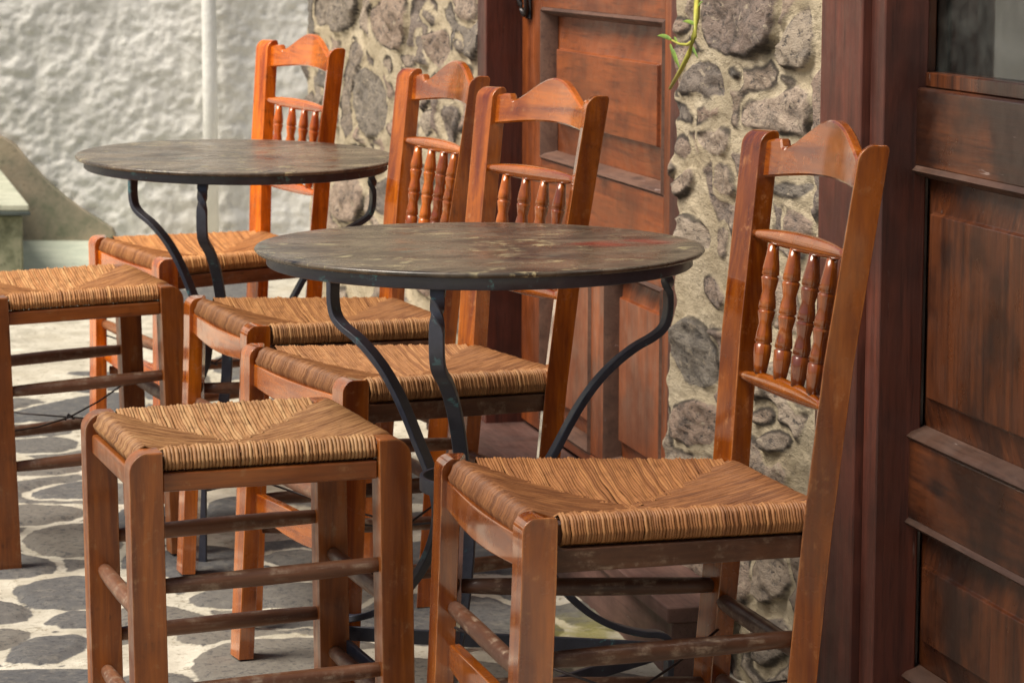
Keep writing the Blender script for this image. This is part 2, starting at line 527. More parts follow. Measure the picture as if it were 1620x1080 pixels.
def mat_cement(name, cols, scale=9.):
    m = NT(name); v = m.obj_vec((1, 1, 1), False)
    col = m.ramp(m.noise(v, scale, 6, .65), cols)
    col = m.mix(m.rng(m.noise(v, 50., 6, .7), .56, .7, 0., .5), col, tuple(c * .4 for c in cols[0][1]))
    b = m.bump(m.noise(v, 60., 6, .65), .5, .004)
    return m.out(col, .85, b, Specular_IOR_Level=.2)


M['dado'] = mat_cement('stained_cement', [(.30, (.20, .21, .14)), (.46, (.34, .30, .22)), (.60, (.44, .36, .26)), (.75, (.42, .40, .31))])
M['landing'] = mat_cement('pale_green_floor_paint', [(.3, (.40, .45, .37)), (.6, (.52, .56, .46)), (.8, (.60, .62, .52))])
M['tread'] = mat_cement('pale_tread_paint', [(.3, (.36, .38, .29)), (.6, (.52, .53, .42)), (.8, (.60, .59, .48))])
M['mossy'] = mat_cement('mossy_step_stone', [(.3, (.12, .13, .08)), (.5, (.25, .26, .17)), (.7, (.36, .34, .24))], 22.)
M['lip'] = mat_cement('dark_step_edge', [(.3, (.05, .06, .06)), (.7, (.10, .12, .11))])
M['step_wood'] = door_wood('trodden_step_wood', 'x', (.09, .045, .036), (.19, .10, .08), .6, 0, .8)
m_ = NT('old_wire'); M['wire'] = m_.out((.045, .035, .035), .5, Metallic=.6)
m_ = NT('lock_metal'); M['lock'] = m_.out((.06, .055, .055), .38, Metallic=.8)
m_ = NT('vine_stem'); M['stem'] = m_.out(m_.ramp(m_.noise(m_.obj_vec(), 40., 3), [(.3, (.30, .33, .04)), (.7, (.50, .46, .08))]), .5)
m_ = NT('vine_leaf'); M['leaf'] = m_.out(m_.ramp(m_.noise(m_.obj_vec(), 60., 3), [(.3, (.07, .16, .03)), (.7, (.24, .34, .05))]), .45)
m_ = NT('dark_room'); M['room'] = m_.out(m_.ramp(m_.noise(m_.obj_vec(), 3., 3), [(.3, (.34, .36, .40)), (.7, (.46, .48, .52))]), .9)
m_ = NT('pale_reflection'); M['reflection_drape'] = m_.out(m_.ramp(m_.noise(m_.obj_vec(), 8., 3), [(.3, (.66, .68, .62)), (.7, (.78, .79, .72))]), .9)


def mat_glass():
    m = NT('window_glass'); t = m.t
    tr = m.n('ShaderNodeBsdfTransparent'); tr.inputs[0].default_value = (.90, .93, .92, 1)
    gl = m.n('ShaderNodeBsdfGlossy'); gl.inputs['Roughness'].default_value = .06
    fr = m.n('ShaderNodeFresnel'); fr.inputs[0].default_value = 1.55
    df = m.n('ShaderNodeBsdfDiffuse'); df.inputs[0].default_value = (.42, .45, .42, 1)
    v = m.obj_vec((1, 1, 1)); dust = m.rng(m.noise(v, 14., 6, .65), .35, .75, .01, .10)
    mx = m.n('ShaderNodeMixShader'); m.l(m.math('MINIMUM', m.math('MULTIPLY', fr.outputs[0], 1.7), 1.), mx.inputs[0]); m.l(tr.outputs[0], mx.inputs[1]); m.l(gl.outputs[0], mx.inputs[2])
    m2 = m.n('ShaderNodeMixShader'); m.l(dust, m2.inputs[0]); m.l(mx.outputs[0], m2.inputs[1]); m.l(df.outputs[0], m2.inputs[2])
    m.l(m2.outputs[0], t.nodes['Material Output'].inputs[0])
    return m.m


M['glass'] = mat_glass()

# ------------------------------------------------------------------ paving
flag_px = [
    [(50, 778), (85, 765), (130, 757), (160, 760), (150, 782), (75, 784)],
    [(-10, 797), (75, 795), (130, 803), (125, 812), (40, 824), (-12, 826)],
    [(47, 842), (70, 830), (133, 823), (180, 826), (185, 866), (137, 872), (95, 873), (60, 858)],
    [(-40, 868), (50, 873), (85, 892), (60, 905), (0, 908), (-45, 905)],
    [(22, 925), (70, 912), (137, 908), (190, 912), (200, 945), (137, 951), (65, 952), (40, 940)],
    [(-30, 945), (25, 948), (36, 962), (20, 972), (-40, 977)],
    [(73, 975), (100, 962), (137, 960), (165, 968), (150, 985), (95, 985)],
    [(-40, 990), (25, 992), (37, 1000), (15, 1015), (-50, 1020)],
    [(18, 1035), (40, 1012), (75, 1003), (125, 1000), (128, 1012), (95, 1035), (50, 1041)],
    [(-60, 1053), (80, 1055), (175, 1052), (185, 1080), (120, 1112), (-70, 1110)],
    [(188, 803), (230, 798), (273, 803), (280, 823), (240, 832), (190, 828)],
    [(262, 868), (300, 860), (375, 865), (385, 888), (335, 905), (262, 907)],
    [(330, 795), (360, 783), (395, 783), (400, 812), (345, 820)],
    [(192, 955), (265, 953), (300, 965), (338, 985), (290, 990), (195, 988)],
    [(305, 940), (340, 925), (430, 918), (505, 920), (505, 945), (430, 950), (330, 955)],
    [(418, 968), (470, 958), (520, 962), (520, 980), (430, 987)],
    [(310, 1045), (340, 1030), (380, 1015), (500, 1003), (540, 1020), (530, 1060), (420, 1090), (335, 1080)],
    [(420, 868), (495, 866), (510, 884), (430, 884)],
    [(195, 1068), (265, 1058), (300, 1080), (270, 1110), (190, 1105)],
    [(-20, 657), (60, 641), (165, 618), (215, 622), (205, 645), (110, 657), (30, 664)],
    [(-10, 673), (40, 669), (62, 672), (55, 680), (-10, 683)],
    [(-10, 697), (70, 690), (120, 693), (110, 708), (15, 714)],
    [(20, 735), (80, 728), (125, 733), (110, 743), (30, 745)],
    [(575, 950), (690, 934), (800, 948), (890, 985), (865, 1012), (640, 1012), (572, 988)],
    [(305, 448), (350, 440), (402, 446), (412, 468), (360, 478), (308, 474)],
    [(262, 460), (292, 452), (298, 480), (268, 490)],
    [(285, 500), (350, 492), (360, 512), (295, 522)],
    [(335, 560), (400, 552), (420, 580), (345, 590)],
    [(275, 590), (320, 585), (325, 612), (280, 618)],
    [(600, 1035), (760, 1040), (850, 1060), (800, 1110), (640, 1100)],
    [(905, 1060), (1000, 1060), (1050, 1080), (960, 1120), (880, 1100)],
]
flags = [smooth_poly([on_ground(*p) for p in P], 1) for P in flag_px]
gx = np.concatenate([[-40, -20, -10, -6, -4, -3, -2.6, -2.3], np.arange(-2.1, 1.35, .009), [1.5, 1.8, 2.4, 4, 8, 20, 40]])
gy = np.concatenate([[-40, -20, -8, -3, 0, 1.2, 2, 2.5], np.arange(2.7, 7.2, .011), np.arange(7.2, 10.1, .02), [10.5, 11, 13, 20, 40, 80]])
X, Y = np.meshgrid(gx, gy, indexing='ij'); x = X.ravel(); y = Y.ravel()
wx = x + .012 * fbm(x, y, 9, 3, 3); wy = y + .012 * fbm(x, y, 9, 3, 8)
sd, ix = poly_sdf(wx, wy, flags, .10)
sd, ix, n_fl = fill_cells(wx, wy, sd, ix, len(flags), (-2.8, 1.4, 2.2, 6.9), .27, .034, RNG, 1., .10, .045)
tones = RNG.rand(n_fl + 1)
z = -.004 + .006 * fbm(x, y, 6, 4, 1) * np.where(sd > 0, .5, 1.2) + .004 * fbm(x, y, 28, 3, 5) * np.where(sd > 0, .4, 1.) + .0028 * np.clip((sd + .004) / .008, -1, 1)
far = np.clip((y - 6.4) / 1.2, 0, 1) * np.clip((-.55 - x) / .2, 0, 1)
z += far * (.012 * fbm(x, y, 5, 4, 21) + .004 * fbm(x, y, 18, 3, 22))
mx_, my_ = on_ground(925, 1005)
moss = np.exp(-(((x - mx_) / .07) ** 2 + ((y - my_) / .14) ** 2))
paving = np_mesh('paving', np.stack([x, y, z], 1), grid_faces(len(gx), len(gy)), M['paving'], dict(sd=sd, tone=tones[ix], moss=moss))
tag(paving, kind='structure')

# pale painted floor at the foot of the back wall
lp = [on_ground(*p) for p in [(-60, 386), (205, 386), (200, 412), (150, 436), (60, 452), (-60, 456)]]
mb = MB(); mb.loft([[(a, b, q) for a, b in lp] for q in (-.02, .014)])
tag(mb.make('landing', M['landing'], bevel=.006), kind='structure')

# ------------------------------------------------------------------ rubble stone wall between and beyond the doors
strip_px = [
    [(1110, -40), (1240, -40), (1242, 40), (1232, 75), (1195, 90), (1140, 85), (1115, 70), (1108, 30)],
    [(1051, 28), (1070, 26), (1088, 35), (1090, 50), (1070, 60), (1056, 48)],
    [(1265, 25), (1296, 10), (1296, 100), (1270, 108), (1245, 100), (1240, 70)],
    [(1070, 140), (1085, 105), (1110, 93), (1135, 110), (1146, 140), (1145, 160), (1110, 155), (1075, 147)],
    [(1152, 112), (1170, 108), (1182, 118), (1170, 130), (1155, 125)],
    [(1240, 115), (1260, 118), (1270, 132), (1255, 134)],
    [(1180, 165), (1195, 150), (1240, 140), (1297, 132), (1297, 215), (1270, 222), (1240, 210), (1185, 208), (1176, 190)],
    [(1048, 168), (1065, 162), (1100, 175), (1100, 192), (1080, 195), (1058, 185)],
    [(1105, 200), (1160, 200), (1165, 240), (1135, 247), (1108, 225)],
    [(1060, 220), (1085, 215), (1098, 235), (1090, 252), (1068, 245)],
    [(1066, 272), (1102, 268), (1105, 302), (1066, 304)],
    [(1135, 252), (1168, 252), (1180, 310), (1138, 304)],
    [(1056, 342), (1085, 335), (1110, 350), (1130, 375), (1120, 405), (1085, 395), (1060, 370)],
    [(1137, 372), (1158, 373), (1158, 402), (1138, 405)],
    [(1118, 440), (1140, 435), (1160, 470), (1140, 492), (1115, 460)],
    [(1070, 520), (1090, 500), (1110, 510), (1130, 540), (1150, 560), (1145, 605), (1100, 610), (1085, 590), (1068, 555)],
    [(1066, 660), (1075, 640), (1110, 625), (1145, 640), (1145, 700), (1075, 708)],
    [(1246, 345), (1262, 325), (1288, 338), (1296, 350), (1294, 376), (1247, 374)],
    [(1220, 290), (1285, 287), (1296, 295), (1294, 312), (1222, 309)],
    [(1200, 440), (1228, 438), (1235, 500), (1210, 522)],
    [(1203, 687), (1230, 679), (1264, 692), (1255, 716), (1214, 719)],
    [(1195, 640), (1226, 636), (1240, 662), (1200, 668)],
    [(1250, 560), (1290, 555), (1292, 640), (1258, 640)],
    [(1085, 890), (1128, 885), (1140, 920), (1088, 925)],
    [(1060, 968), (1095, 960), (1122, 975), (1120, 1010), (1065, 1012)],
    [(1196, 880), (1255, 872), (1262, 950), (1200, 955)],
    [(1195, 975), (1258, 985), (1262, 1050), (1200, 1060)],
    [(1085, 745), (1150, 735), (1160, 830), (1095, 845)],
]
far_px = [
    [(500, -30), (570, -30), (566, 25), (540, 55), (520, 45), (498, 35)],
    [(583, 20), (598, -5), (646, -20), (648, 60), (635, 80), (612, 85), (590, 65), (580, 40)],
    [(660, 20), (675, 15), (690, 25), (688, 38), (665, 35)],
    [(700, -30), (762, -30), (757, 30), (735, 36), (715, 20)],
    [(672, 60), (690, 45), (710, 50), (712, 95), (695, 115), (680, 95)],
    [(716, 63), (735, 68), (743, 85), (725, 92)],
    [(553, 92), (560, 66), (575, 75), (573, 105), (557, 150), (560, 215), (545, 222), (540, 150)],
    [(566, 112), (580, 105), (600, 120), (612, 150), (608, 215), (575, 218), (563, 170)],
    [(604, 102), (615, 92), (622, 110), (615, 122)],
    [(626, 90), (650, 84), (662, 98), (642, 113)],
    [(524, 290), (545, 280), (575, 285), (575, 350), (522, 352)],
    [(672, 175), (690, 170), (692, 205), (676, 212)],
    [(697, 165), (737, 170), (732, 218), (705, 222)],
    [(585, 292), (612, 270), (620, 340), (588, 346)],
    [(532, 240), (560, 232), (600, 240), (600, 262), (545, 268)],
    [(655, 60), (664, 58), (666, 78), (657, 80)],
    [(715, 105), (740, 100), (752, 118), (730, 130)],
    [(505, 75), (530, 68), (536, 130), (515, 150)],
    [(515, 165), (533, 160), (533, 215), (517, 222)],
]
T_R0, T_R1 = 2.30, 3.557         # opening of the near door
T_M0, T_M1 = 4.285, 5.585        # opening of the far door
T_END = 7.66
WALL_TOP = 2.7


def masonry_panel(t0, t1, z0, z1, step, polys, seed, edge0=None, nb=N_WALL, amp=1., near=1., cell=.12, gap=.013, ani=.5):
    ts = np.linspace(t0, t1, max(3, int((t1 - t0) / step))); zs = np.linspace(z0, z1, max(3, int((z1 - z0) / step)))
    T, Z = np.meshgrid(ts, zs, indexing='ij')
    if edge0 is not None:        # ragged far edge of the panel
        k = np.clip((T - t0) / (t1 - t0), 0, 1)
        T = T + k ** 3 * edge0(Z)
    t = T.ravel(); zz = Z.ravel()
    wt = t + .016 * fbm(t * .45, zz, 14, 3, seed); wz = zz + .016 * fbm(t * .45, zz, 14, 3, seed + 5)
    sd, ix = poly_sdf(wt, wz, polys, .10)
    rs = np.random.RandomState(seed + 3)
    sd, ix, n_st = fill_cells(wt, wz, sd, ix, len(polys), (t0, t1, z0, z1), cell, gap, rs, ani, .10)
    tone = rs.rand(n_st + 1); hue = rs.rand(n_st + 1); prot = rs.uniform(.3, 1.3, n_st + 1)
    ga, gb, gc = rs.uniform(-.10, .10, n_st + 1), rs.uniform(-.16, .16, n_st + 1), np.zeros((n_st + 1, 2))
    cnt = np.bincount(ix + 1, minlength=n_st + 1)[1:].astype(float); cnt = np.append(np.maximum(cnt, 1), 1.)
    for q, arr in enumerate((t, zz)):
        gc[:, q] = np.append(np.bincount(ix + 1, weights=arr, minlength=n_st + 1)[1:n_st + 1], 0.)[:n_st + 1] / cnt[:n_st + 1]
    facet = np.clip(ga[ix] * (t - gc[ix, 0]) + gb[ix] * (zz - gc[ix, 1]), -.012, .012)
    up = np.clip((sd + .003) / .008, 0, 1); up = up * up * (3 - 2 * up)
    h = up * (.007 * prot[ix] + facet * .8 + .007 * fbm(t * .45, zz, 12, 4, seed + 9) + .008 * fbm(t * .45, zz, 40, 3, seed + 10)) + (1 - up) * (.006 * fbm(t * .45, zz, 9, 4, seed + 11) + .0025 * fbm(t * .45, zz, 50, 3, seed + 12))
    h += .010 * fbm(t * .45, zz, 3, 3, seed + 13)
    n = nb - h * amp
    e = np.minimum(np.abs(ts[-1] - ts), 1)      # round the far arris
    rnd = np.clip(1 - (t1 - T.ravel() + (edge0(zz) if edge0 is not None else 0)) / .03, 0, 1) ** 2 * .02 if edge0 is not None else 0
    n = n + rnd
    P = np.stack([n * CW - t * SW, n * SW + t * CW, zz], 1)
    F_ = grid_faces(len(ts), len(zs))
    A = dict(sd=sd, tone=tone[ix], hue=hue[ix])
    # returns: close both vertical edges back into the wall
    nz = len(zs)
    for col_ in (0, len(ts) - 1):
        base = len(P); tt = t.reshape(len(ts), nz)[col_]; nn = n.reshape(len(ts), nz)[col_]
        rows = []
        for q, dn in enumerate((.0, .03, .07, .12, .2, .32)):
            w_ = .006 * fbm(zz.reshape(len(ts), nz)[col_] + q, tt + q * .3, 30, 3, seed + q) if q else 0
            n2 = nn + dn * (near if col_ == 0 else 1.); t2 = tt + w_
            rows.append(np.stack([n2 * CW - t2 * SW, n2 * SW + t2 * CW, zs], 1))
        R = np.concatenate(rows)
        Fr = grid_faces(6, nz) + base
        if col_ == 0: Fr = Fr[:, ::-1]
        P = np.concatenate([P, R]); F_ = np.concatenate([F_, Fr])
        for k_, vv in A.items():
            c_ = vv.reshape(-1)[:len(ts) * nz].reshape(len(ts), nz)[col_]
            A[k_] = np.concatenate([A[k_], np.tile(c_, 6)])
    return P, F_, A


strip_polys = [smooth_poly([on_wall(*p) for p in P], 1) for P in strip_px]

far_polys = [smooth_poly([on_wall(*p) for p in P], 1) for P in far_px]


def ragged(zz):
    return .035 * fbm(zz * 1.0, zz * 0 + 3.3, 9, 3, 77) + .02 * fbm(zz, zz * 0 + 1.1, 30, 2, 78)


panels = [masonry_panel(T_R1 - .012, T_M0, -.03, 1.32, .004, strip_polys, 11, ragged, near=.12, cell=.15),
          masonry_panel(T_M1, T_END, -.03, 1.32, .0085, far_polys, 31, amp=1.3, cell=.13, gap=.016, ani=.36)]


def coarse(t0, t1, z0, z1, seed):
    return masonry_panel(t0, t1, z0, z1, .025, [[(-90, -90), (-89, -90), (-89, -89)]], seed, cell=.2)


panels += [coarse(-3.0, T_R0, -.03, WALL_TOP, 41), coarse(T_R0, T_R1 - .012, 2.12, WALL_TOP, 43), coarse(T_R1 - .012, T_M0, 1.32, WALL_TOP, 45),
           coarse(T_M0, T_M1, 2.12, WALL_TOP, 47), coarse(T_M1, T_END, 1.32, WALL_TOP, 49)]
Vs, Fs, As = [], [], dict(sd=[], tone=[], hue=[]); off = 0
for P, F_, A in panels:
    Vs.append(P); Fs.append(F_ + off); off += len(P)
    for k in As: As[k].append(A[k])
wall = np_mesh('stone_wall', np.concatenate(Vs), np.concatenate(Fs), M['masonry'], {k: np.concatenate(v) for k, v in As.items()})
tag(wall, 'rough rubble stone wall with sandy mortar around the two wooden doors', 'wall')

# ------------------------------------------------------------------ whitewashed walls in the back corner
Y_BACK, N_SIDE = 9.95, 1.36


def lumpy(x, z, s):
    return (.014 * fbm(x, z, 3.2, 3, s) + .007 * np.abs(fbm(x, z, 13, 4, s + 3)) + .009 * fbm(x, z, 26, 4, s + 7) + .005 * fbm(x, z, 55, 3, s + 9))


xs = np.concatenate([[-9, -7, -5, -4, -3, -2.6], np.arange(-2.3, -.45, .0075), [-.3, 0, .6, 1.5]]); zs = np.concatenate([np.arange(-.05, 1.15, .0075), np.arange(1.2, 3.4, .15)])
X, Z = np.meshgrid(xs, zs, indexing='ij'); x = X.ravel(); z = Z.ravel()
y = Y_BACK - lumpy(x, z, 5) + .0
bw = np_mesh('whitewashed_wall', np.stack([x, y, z], 1), grid_faces(len(xs), len(zs)), M['lime'])
mbk = MB(); mbk.box((-9, Y_BACK + .04, -.05), (1.5, Y_BACK + .3, 3.35))
bk = mbk.make('wall_core', M['lime'], bw)
tag(bw, 'lumpy whitewashed wall facing the viewer at the left end of the terrace', 'wall')
# stained cement skirt on it
pts = [on_back(*p, Y_BACK - .03) for p in [(-160, 130), (0, 215), (22, 228), (48, 258), (76, 288), (104, 312), (132, 332), (160, 350), (178, 362), (182, 372), (170, 381), (160, 395), (-160, 395)]]
mb = MB(); mb.loft([[(a, q, max(b, -.02)) for a, b in pts] for q in (Y_BACK - .034, Y_BACK + .02)])
sk = mb.make('stained_skirt', M['dado'], bw, bevel=.006)
sk['label'] = 'brown and green stained cement band slanting down along the foot of the wall'

# drainpipe in the corner
px, py = on_back(333, 200, Y_BACK - .07)[0], Y_BACK - .07
dp = MB(); dp.tube([(px, py, 0), (px, py, .6), (px, py, 3.2)], .0255, 20)
pipe = dp.make('drainpipe', M['pipe'], smooth=True)
tag(pipe, 'cream drainpipe running up the whitewashed wall behind the chairs', 'pipe')
cl = MB(); cl.tube([(px, py, .30), (px, py, .33)], .029, 20); cl.box((px - .01, py, .305), (px + .01, py + .09, .325))
cl.make('pipe_clip', M['pipe'], pipe)

# steps rising to the left
st = empty('staircase', (-1.457, 8.6, 0))
tag(st, 'pale green stone steps at the left edge below the whitewashed wall', 'stairs')
for k in range(4):
    x1 = -.37 * k; h0, h1 = .263 * k, .263 * (k + 1) - .035
    far_y = 1.30
    sx = -.2436
    def sk_(x, y, z): return Vector((x + sx * y, y, z))
    mb = MB(); mb.box((x1 - (.75 if k == 3 else .42), .03, -.02 if k == 0 else h0), (x1 - .022, far_y, h1), sk_)
    mb.make('riser', M['mossy'], st, bevel=.008)
    mb = MB(); mb.box((x1 - (.75 if k == 3 else .42), .0, h1 + .002), (x1, far_y, h1 + .014), sk_)
    mb.make('tread_edge', M['lip'], st, bevel=.003)
    mb = MB(); mb.box((x1 - (.75 if k == 3 else .415), .004, h1 + .0145), (x1 - .003, far_y, h1 + .036), sk_)
    mb.make('tread', M['tread'], st, bevel=.006)

# ------------------------------------------------------------------ doors
def wbox(mb, t0, t1, n0, n1, z0, z1): mb.box((t0, n0, z0), (t1, n1, z1), W)


def local(root_t, root_n):
    """frame whose x runs along the wall (away from the viewer), y into it"""
    e = empty('x', W(root_t, root_n, 0)); e.rotation_euler = (0, 0, math.pi / 2 + WA)
    return e          # local +x = along +t ; local +y = towards -n


def dbox(name, mat, par, t0, t1, n0, n1, z0, z1, bev=.003):
    # n measured into the wall
    mb = MB(); mb.box((t0, -n1, z0), (t1, -n0, z1)); return mb.make(name, mat, par, bevel=bev)


def panel(name, par, mz, t0, t1, z0, z1, n_face, n_back, border, rise, mould):
    """fielded panel: groove, sloped margin and raised field, as one mesh, with its moulding as a sub-part"""
    mb = MB()
    def ring(i, n): return [(t0 + i, -n, z0 + i), (t1 - i, -n, z0 + i), (t1 - i, -n, z1 - i), (t0 + i, -n, z1 - i)]
    mb.loft([ring(-.01, n_back + .012), ring(-.01, n_back), ring(border * .35, n_back), ring(border, n_back - rise * .65), ring(border + .002, n_back - rise)])
    o = mb.make(name, mz, par, bevel=.0015)
    m2 = MB(); mw = .016
    r0 = [[(t0 + a, -b, z0 + a), (t1 - a, -b, z0 + a), (t1 - a, -b, z1 - a), (t0 + a, -b, z1 - a)] for a, b in ((-.002, n_face + .002), (.004, n_face - .004), (mw * .6, n_face + .003), (mw, n_back - .001))]
    m2.loft(r0, cap=False)
    m2.make('moulding', mould, o, bevel=.001)
    return o


def door_leaf(name, t0, t1, z0, z1, nf, thick, stile, rails, mats, par, panels_, pan_mats, mould):
    """stiles + rails; rails = list of (z0,z1)"""
    mz, mx = mats
    leafs = []
    dbox('stile', mz, par, t0, t0 + stile, nf, nf + thick, z0, z1)
    dbox('stile', mz, par, t1 - stile, t1, nf, nf + thick, z0, z1)
    for a, b in rails:
        dbox('rail', mx, par, t0 + stile + .0006, t1 - stile - .0006, nf + .0008, nf + thick, a, b)
    for (a, b, c, d) in panels_:
        panel('panel', par, pan_mats, a, b, c, d, nf, nf + .022, .055, .016, mould)


# far, reddish door
fd = local(0, N_WALL); fd.name = 'panelled_door'
tag(fd, 'reddish brown panelled wooden door behind the chairs at the middle', 'door')
NF = .060
dbox('jamb', M['frame_z'], fd, T_M1 - .075, T_M1 + .0, -.012, .30, .0, 2.12)
dbox('jamb', M['frame_z'], fd, T_M0 + .012, T_M0 + .075, .02, .30, .0, 2.12)
dbox('lintel', M['frame_z'], fd, T_M0 + .0755, T_M1 - .0755, .0, .30, 2.05, 2.12)
L0, L1 = T_M0 + .085, T_M1 - .082
S1 = .155
mid = 4.93
zr = [(.11, .13), (.490, .645), (.935, 1.06), (1.86, 2.04)]
dbox('stile', M['doorA_z'], fd, L0, L0 + S1, NF, NF + .045, .11, 2.04)
dbox('stile', M['doorA_z'], fd, L1 - S1, L1, NF, NF + .045, .11, 2.04)
for a, b in zr:
    dbox('rail', M['doorA_x'], fd, L0 + S1 + .0006, L1 - S1 - .0006, NF + .0008, NF + .045, a, b)
dbox('mullion', M['doorA_z'], fd, mid - .05, mid + .05, NF + .0015, NF + .044, .1305, .4895)
for (a, b, c, d) in [(L0 + S1, L1 - S1, .645, .935), (L0 + S1, L1 - S1, 1.06, 1.86)]:
    panel('panel', fd, M['doorA_x'] if d < 1 else M['doorA_z'], a, b, c, d, NF, NF + .030, .075, .020, M['moulding'])
for (a, b) in [(L0 + S1, mid - .05), (mid + .05, L1 - S1)]:
    panel('panel', fd, M['doorA_z'], a, b, .13, .49, NF, NF + .030, .05, .018, M['moulding'])
dbox('door_stop', M['room'], fd, T_M0 + .076, T_M1 - .076, NF + .048, NF + .06, .10, 2.045, .001)
# lock plate with ring on the far stile
lk = MB()
lt, lz = 5.44, .985
lk.box((lt - .017, -(NF - .006), lz - .075), (lt + .017, -NF, lz + .10))
lock = lk.make('lock_plate', M['lock'], fd, bevel=.003)
rg = MB(); rg.tube([(lt + .028 * math.cos(a), -(NF - .016 - .006 * math.sin(a)), lz - .03 + .036 * math.sin(a)) for a in np.linspace(0, 2 * math.pi, 25)], .0055, 8)
rg.make('ring_handle', M['lock'], lock, smooth=True)

# wooden doorstep in front of it
dsx = local(0, N_WALL); dsx.name = 'doorstep'
tag(dsx, 'low worn wooden doorstep in front of the reddish panelled door', 'step')
dbox('tread_board', M['step_wood'], dsx, 3.90, 5.60, -.115, .075, .078, .102)
dbox('step_front', M['step_wood'], dsx, 3.91, 5.59, -.105, -.06, -.02, .0775)

# near, dark glazed door
nd = local(0, N_WALL); nd.name = 'glazed_door'
tag(nd, 'dark weathered wooden door with a glass pane at the right edge', 'door')
dbox('jamb', M['frame_z'], nd, 3.395, T_R1 - .012, -.022, .062, -.01, 2.12)
dbox('jamb', M['frame_z'], nd, 3.347, 3.3945, -.010, .05, -.01, 2.12)
dbox('jamb', M['frame_z'], nd, T_R0, T_R0 + .10, -.022, .062, -.01, 2.12)
dbox('lintel', M['frame_z'], nd, T_R0 + .1005, 3.3945, -.01, .064, 2.03, 2.12)
NB = .052
D0, D1 = T_R0 + .105, 3.455
SI = 3.375                       # inner edge of the far stile
SJ = D0 + (D1 - SI)
dbox('stile', M['doorB_z'], nd, SI, D1, NB - .018, NB + .020, .03, 2.02)
dbox('stile', M['doorB_z'], nd, D0, SJ, NB - .018, NB + .045, .03, 2.02)
for a, b in [(.03, .13), (.339, .442), (.787, .886), (1.86, 2.02)]:
    dbox('rail', M['doorB_x'], nd, SJ + .0006, SI - .0006, NB - .017, NB + .044, a, b, .004)
for c, d in [(.13, .339), (.442, .787)]:
    panel('panel', nd, M['doorB_z'], SJ, SI, c, d, NB - .018, NB + .006, .055, .014, M['moulding_dark'])
gp = dbox('pane', M['glass'], nd, SJ + .001, SI - .001, NB + .012, NB + .016, .888, 1.858, 0)
for (a, b, c, d) in [(SI - .018, SI - .0008, .8868, 1.8592), (SJ + .0008, SJ + .018, .8868, 1.8592), (SJ + .0186, SI - .0186, .8868, .905), (SJ + .0186, SI - .0186, 1.842, 1.8592)]:
    dbox('glazing_bead', M['doorB_z'], nd, a, b, NB - .006, NB + .0115, c, d, .002)
# the dim room, and two added shapes for reflections in the glass
rm = MB(); rm.box((T_R0 - .6, -1.3, -.02), (3.72, -.075, 2.2))
ro = rm.make('dark_room', M['room']); ro.parent = nd
ro.data.flip_normals()
bm = bmesh.new(); bm.from_mesh(ro.data)
bm.faces.ensure_lookup_table()
ff = [f for f in bm.faces if f.calc_center_median().y > -.08]
bmesh.ops.delete(bm, geom=ff, context='FACES'); bm.to_mesh(ro.data); bm.free()
ro.name = 'dim_room'
mb = MB()
tt = np.linspace(0, 1, 40)
rows = []
for q, zz in ((0, .935), (1, .992), (2, 1.85)):
    wdt = (.03, .20, 1.2)[q]
    rows.append([(3.695 - u * wdt, -(.20 + .012 * math.sin(u * wdt * 90)), zz) for u in tt])
mb.loft(rows, cap=False, closed=False)
cu = mb.make('reflection_drape', M['reflection_drape'], nd, smooth=True)  # added drape, shaped like a pale diagonal reflection in the pane
cb = MB(); cb.box((2.5, -.60, 0), (3.66, -.34 - .02, .905)); cb.box((2.49, -.61, .907), (3.67, -.345, .925))
cb.make('reflection_box', M['mossy'], nd, bevel=.003)  # added box; its mottled colour imitates a reflection low in the pane
sm = cu.modifiers.new('thickness', 'SOLIDIFY'); sm.thickness = .002

# ------------------------------------------------------------------ vine
vn = empty('vine', W(4.27, 1.25, 1.05))
tag(vn, 'yellow green vine shoot hanging beside the reddish door', 'plant')


def vp(x, y, n=1.245):
    t, z = on_wall(x, y, n); return W(t, n, z) - vn.location


mb = MB(); c0 = [(1104, -60), (1103, -20), (1103, 0), (1102, 30), (1098, 58), (1090, 85), (1078, 110), (1060, 140)]
mb.tube([vp(*p, n=1.235 + .012 * math.sin(i)) for i, p in enumerate(c0)], [.005, .005, .0048, .0045, .0042, .004, .0036, .0024], 8)
mb.make('stem', M['stem'], vn, smooth=True)
mb = MB(); mb.tube([vp(*p) for p in [(1096, 66), (1088, 71), (1075, 70), (1063, 64)]], [.003, .0026, .002, .0014], 6)
mb.make('side_shoot', M['stem'], vn, smooth=True)


def leaf(c, d, wdt, nrm):
    mb = MB(); d = Vector(d); c = Vector(c); s = d.cross(nrm).normalized(); k = 7; L = d.length
    rows = []
    for i in range(k):
        u = i / (k - 1); hw = wdt * 1.7 * (u + .02) ** .6 * (1.01 - u)
        p = c + d * u - Vector((0, 0, 1)) * .25 * L * u * u
        rows.append([p - s * hw + nrm * hw * .35, p, p + s * hw + nrm * hw * .35])
    mb.loft(rows, cap=False, closed=False)
    o = mb.make('leaf', M['leaf'], vn, smooth=True)
    q = o.modifiers.new('thickness', 'SOLIDIFY'); q.thickness = .0006


nrm = Vector((-CW, -SW, .3)).normalized()
leaf(vp(1063, 64), vp(1052, 60) - vp(1063, 66) + Vector((-.012, 0, .012)), .0052, nrm)
leaf(vp(1060, 70), vp(1066, 92) - vp(1056, 70), .0052, nrm)
leaf(vp(1064, 78), vp(1074, 100) - vp(1062, 78), .0055, nrm)
leaf(vp(1102, 20), vp(1112, 2) - vp(1102, 22) + Vector((0, -.01, .01)), .0052, nrm)

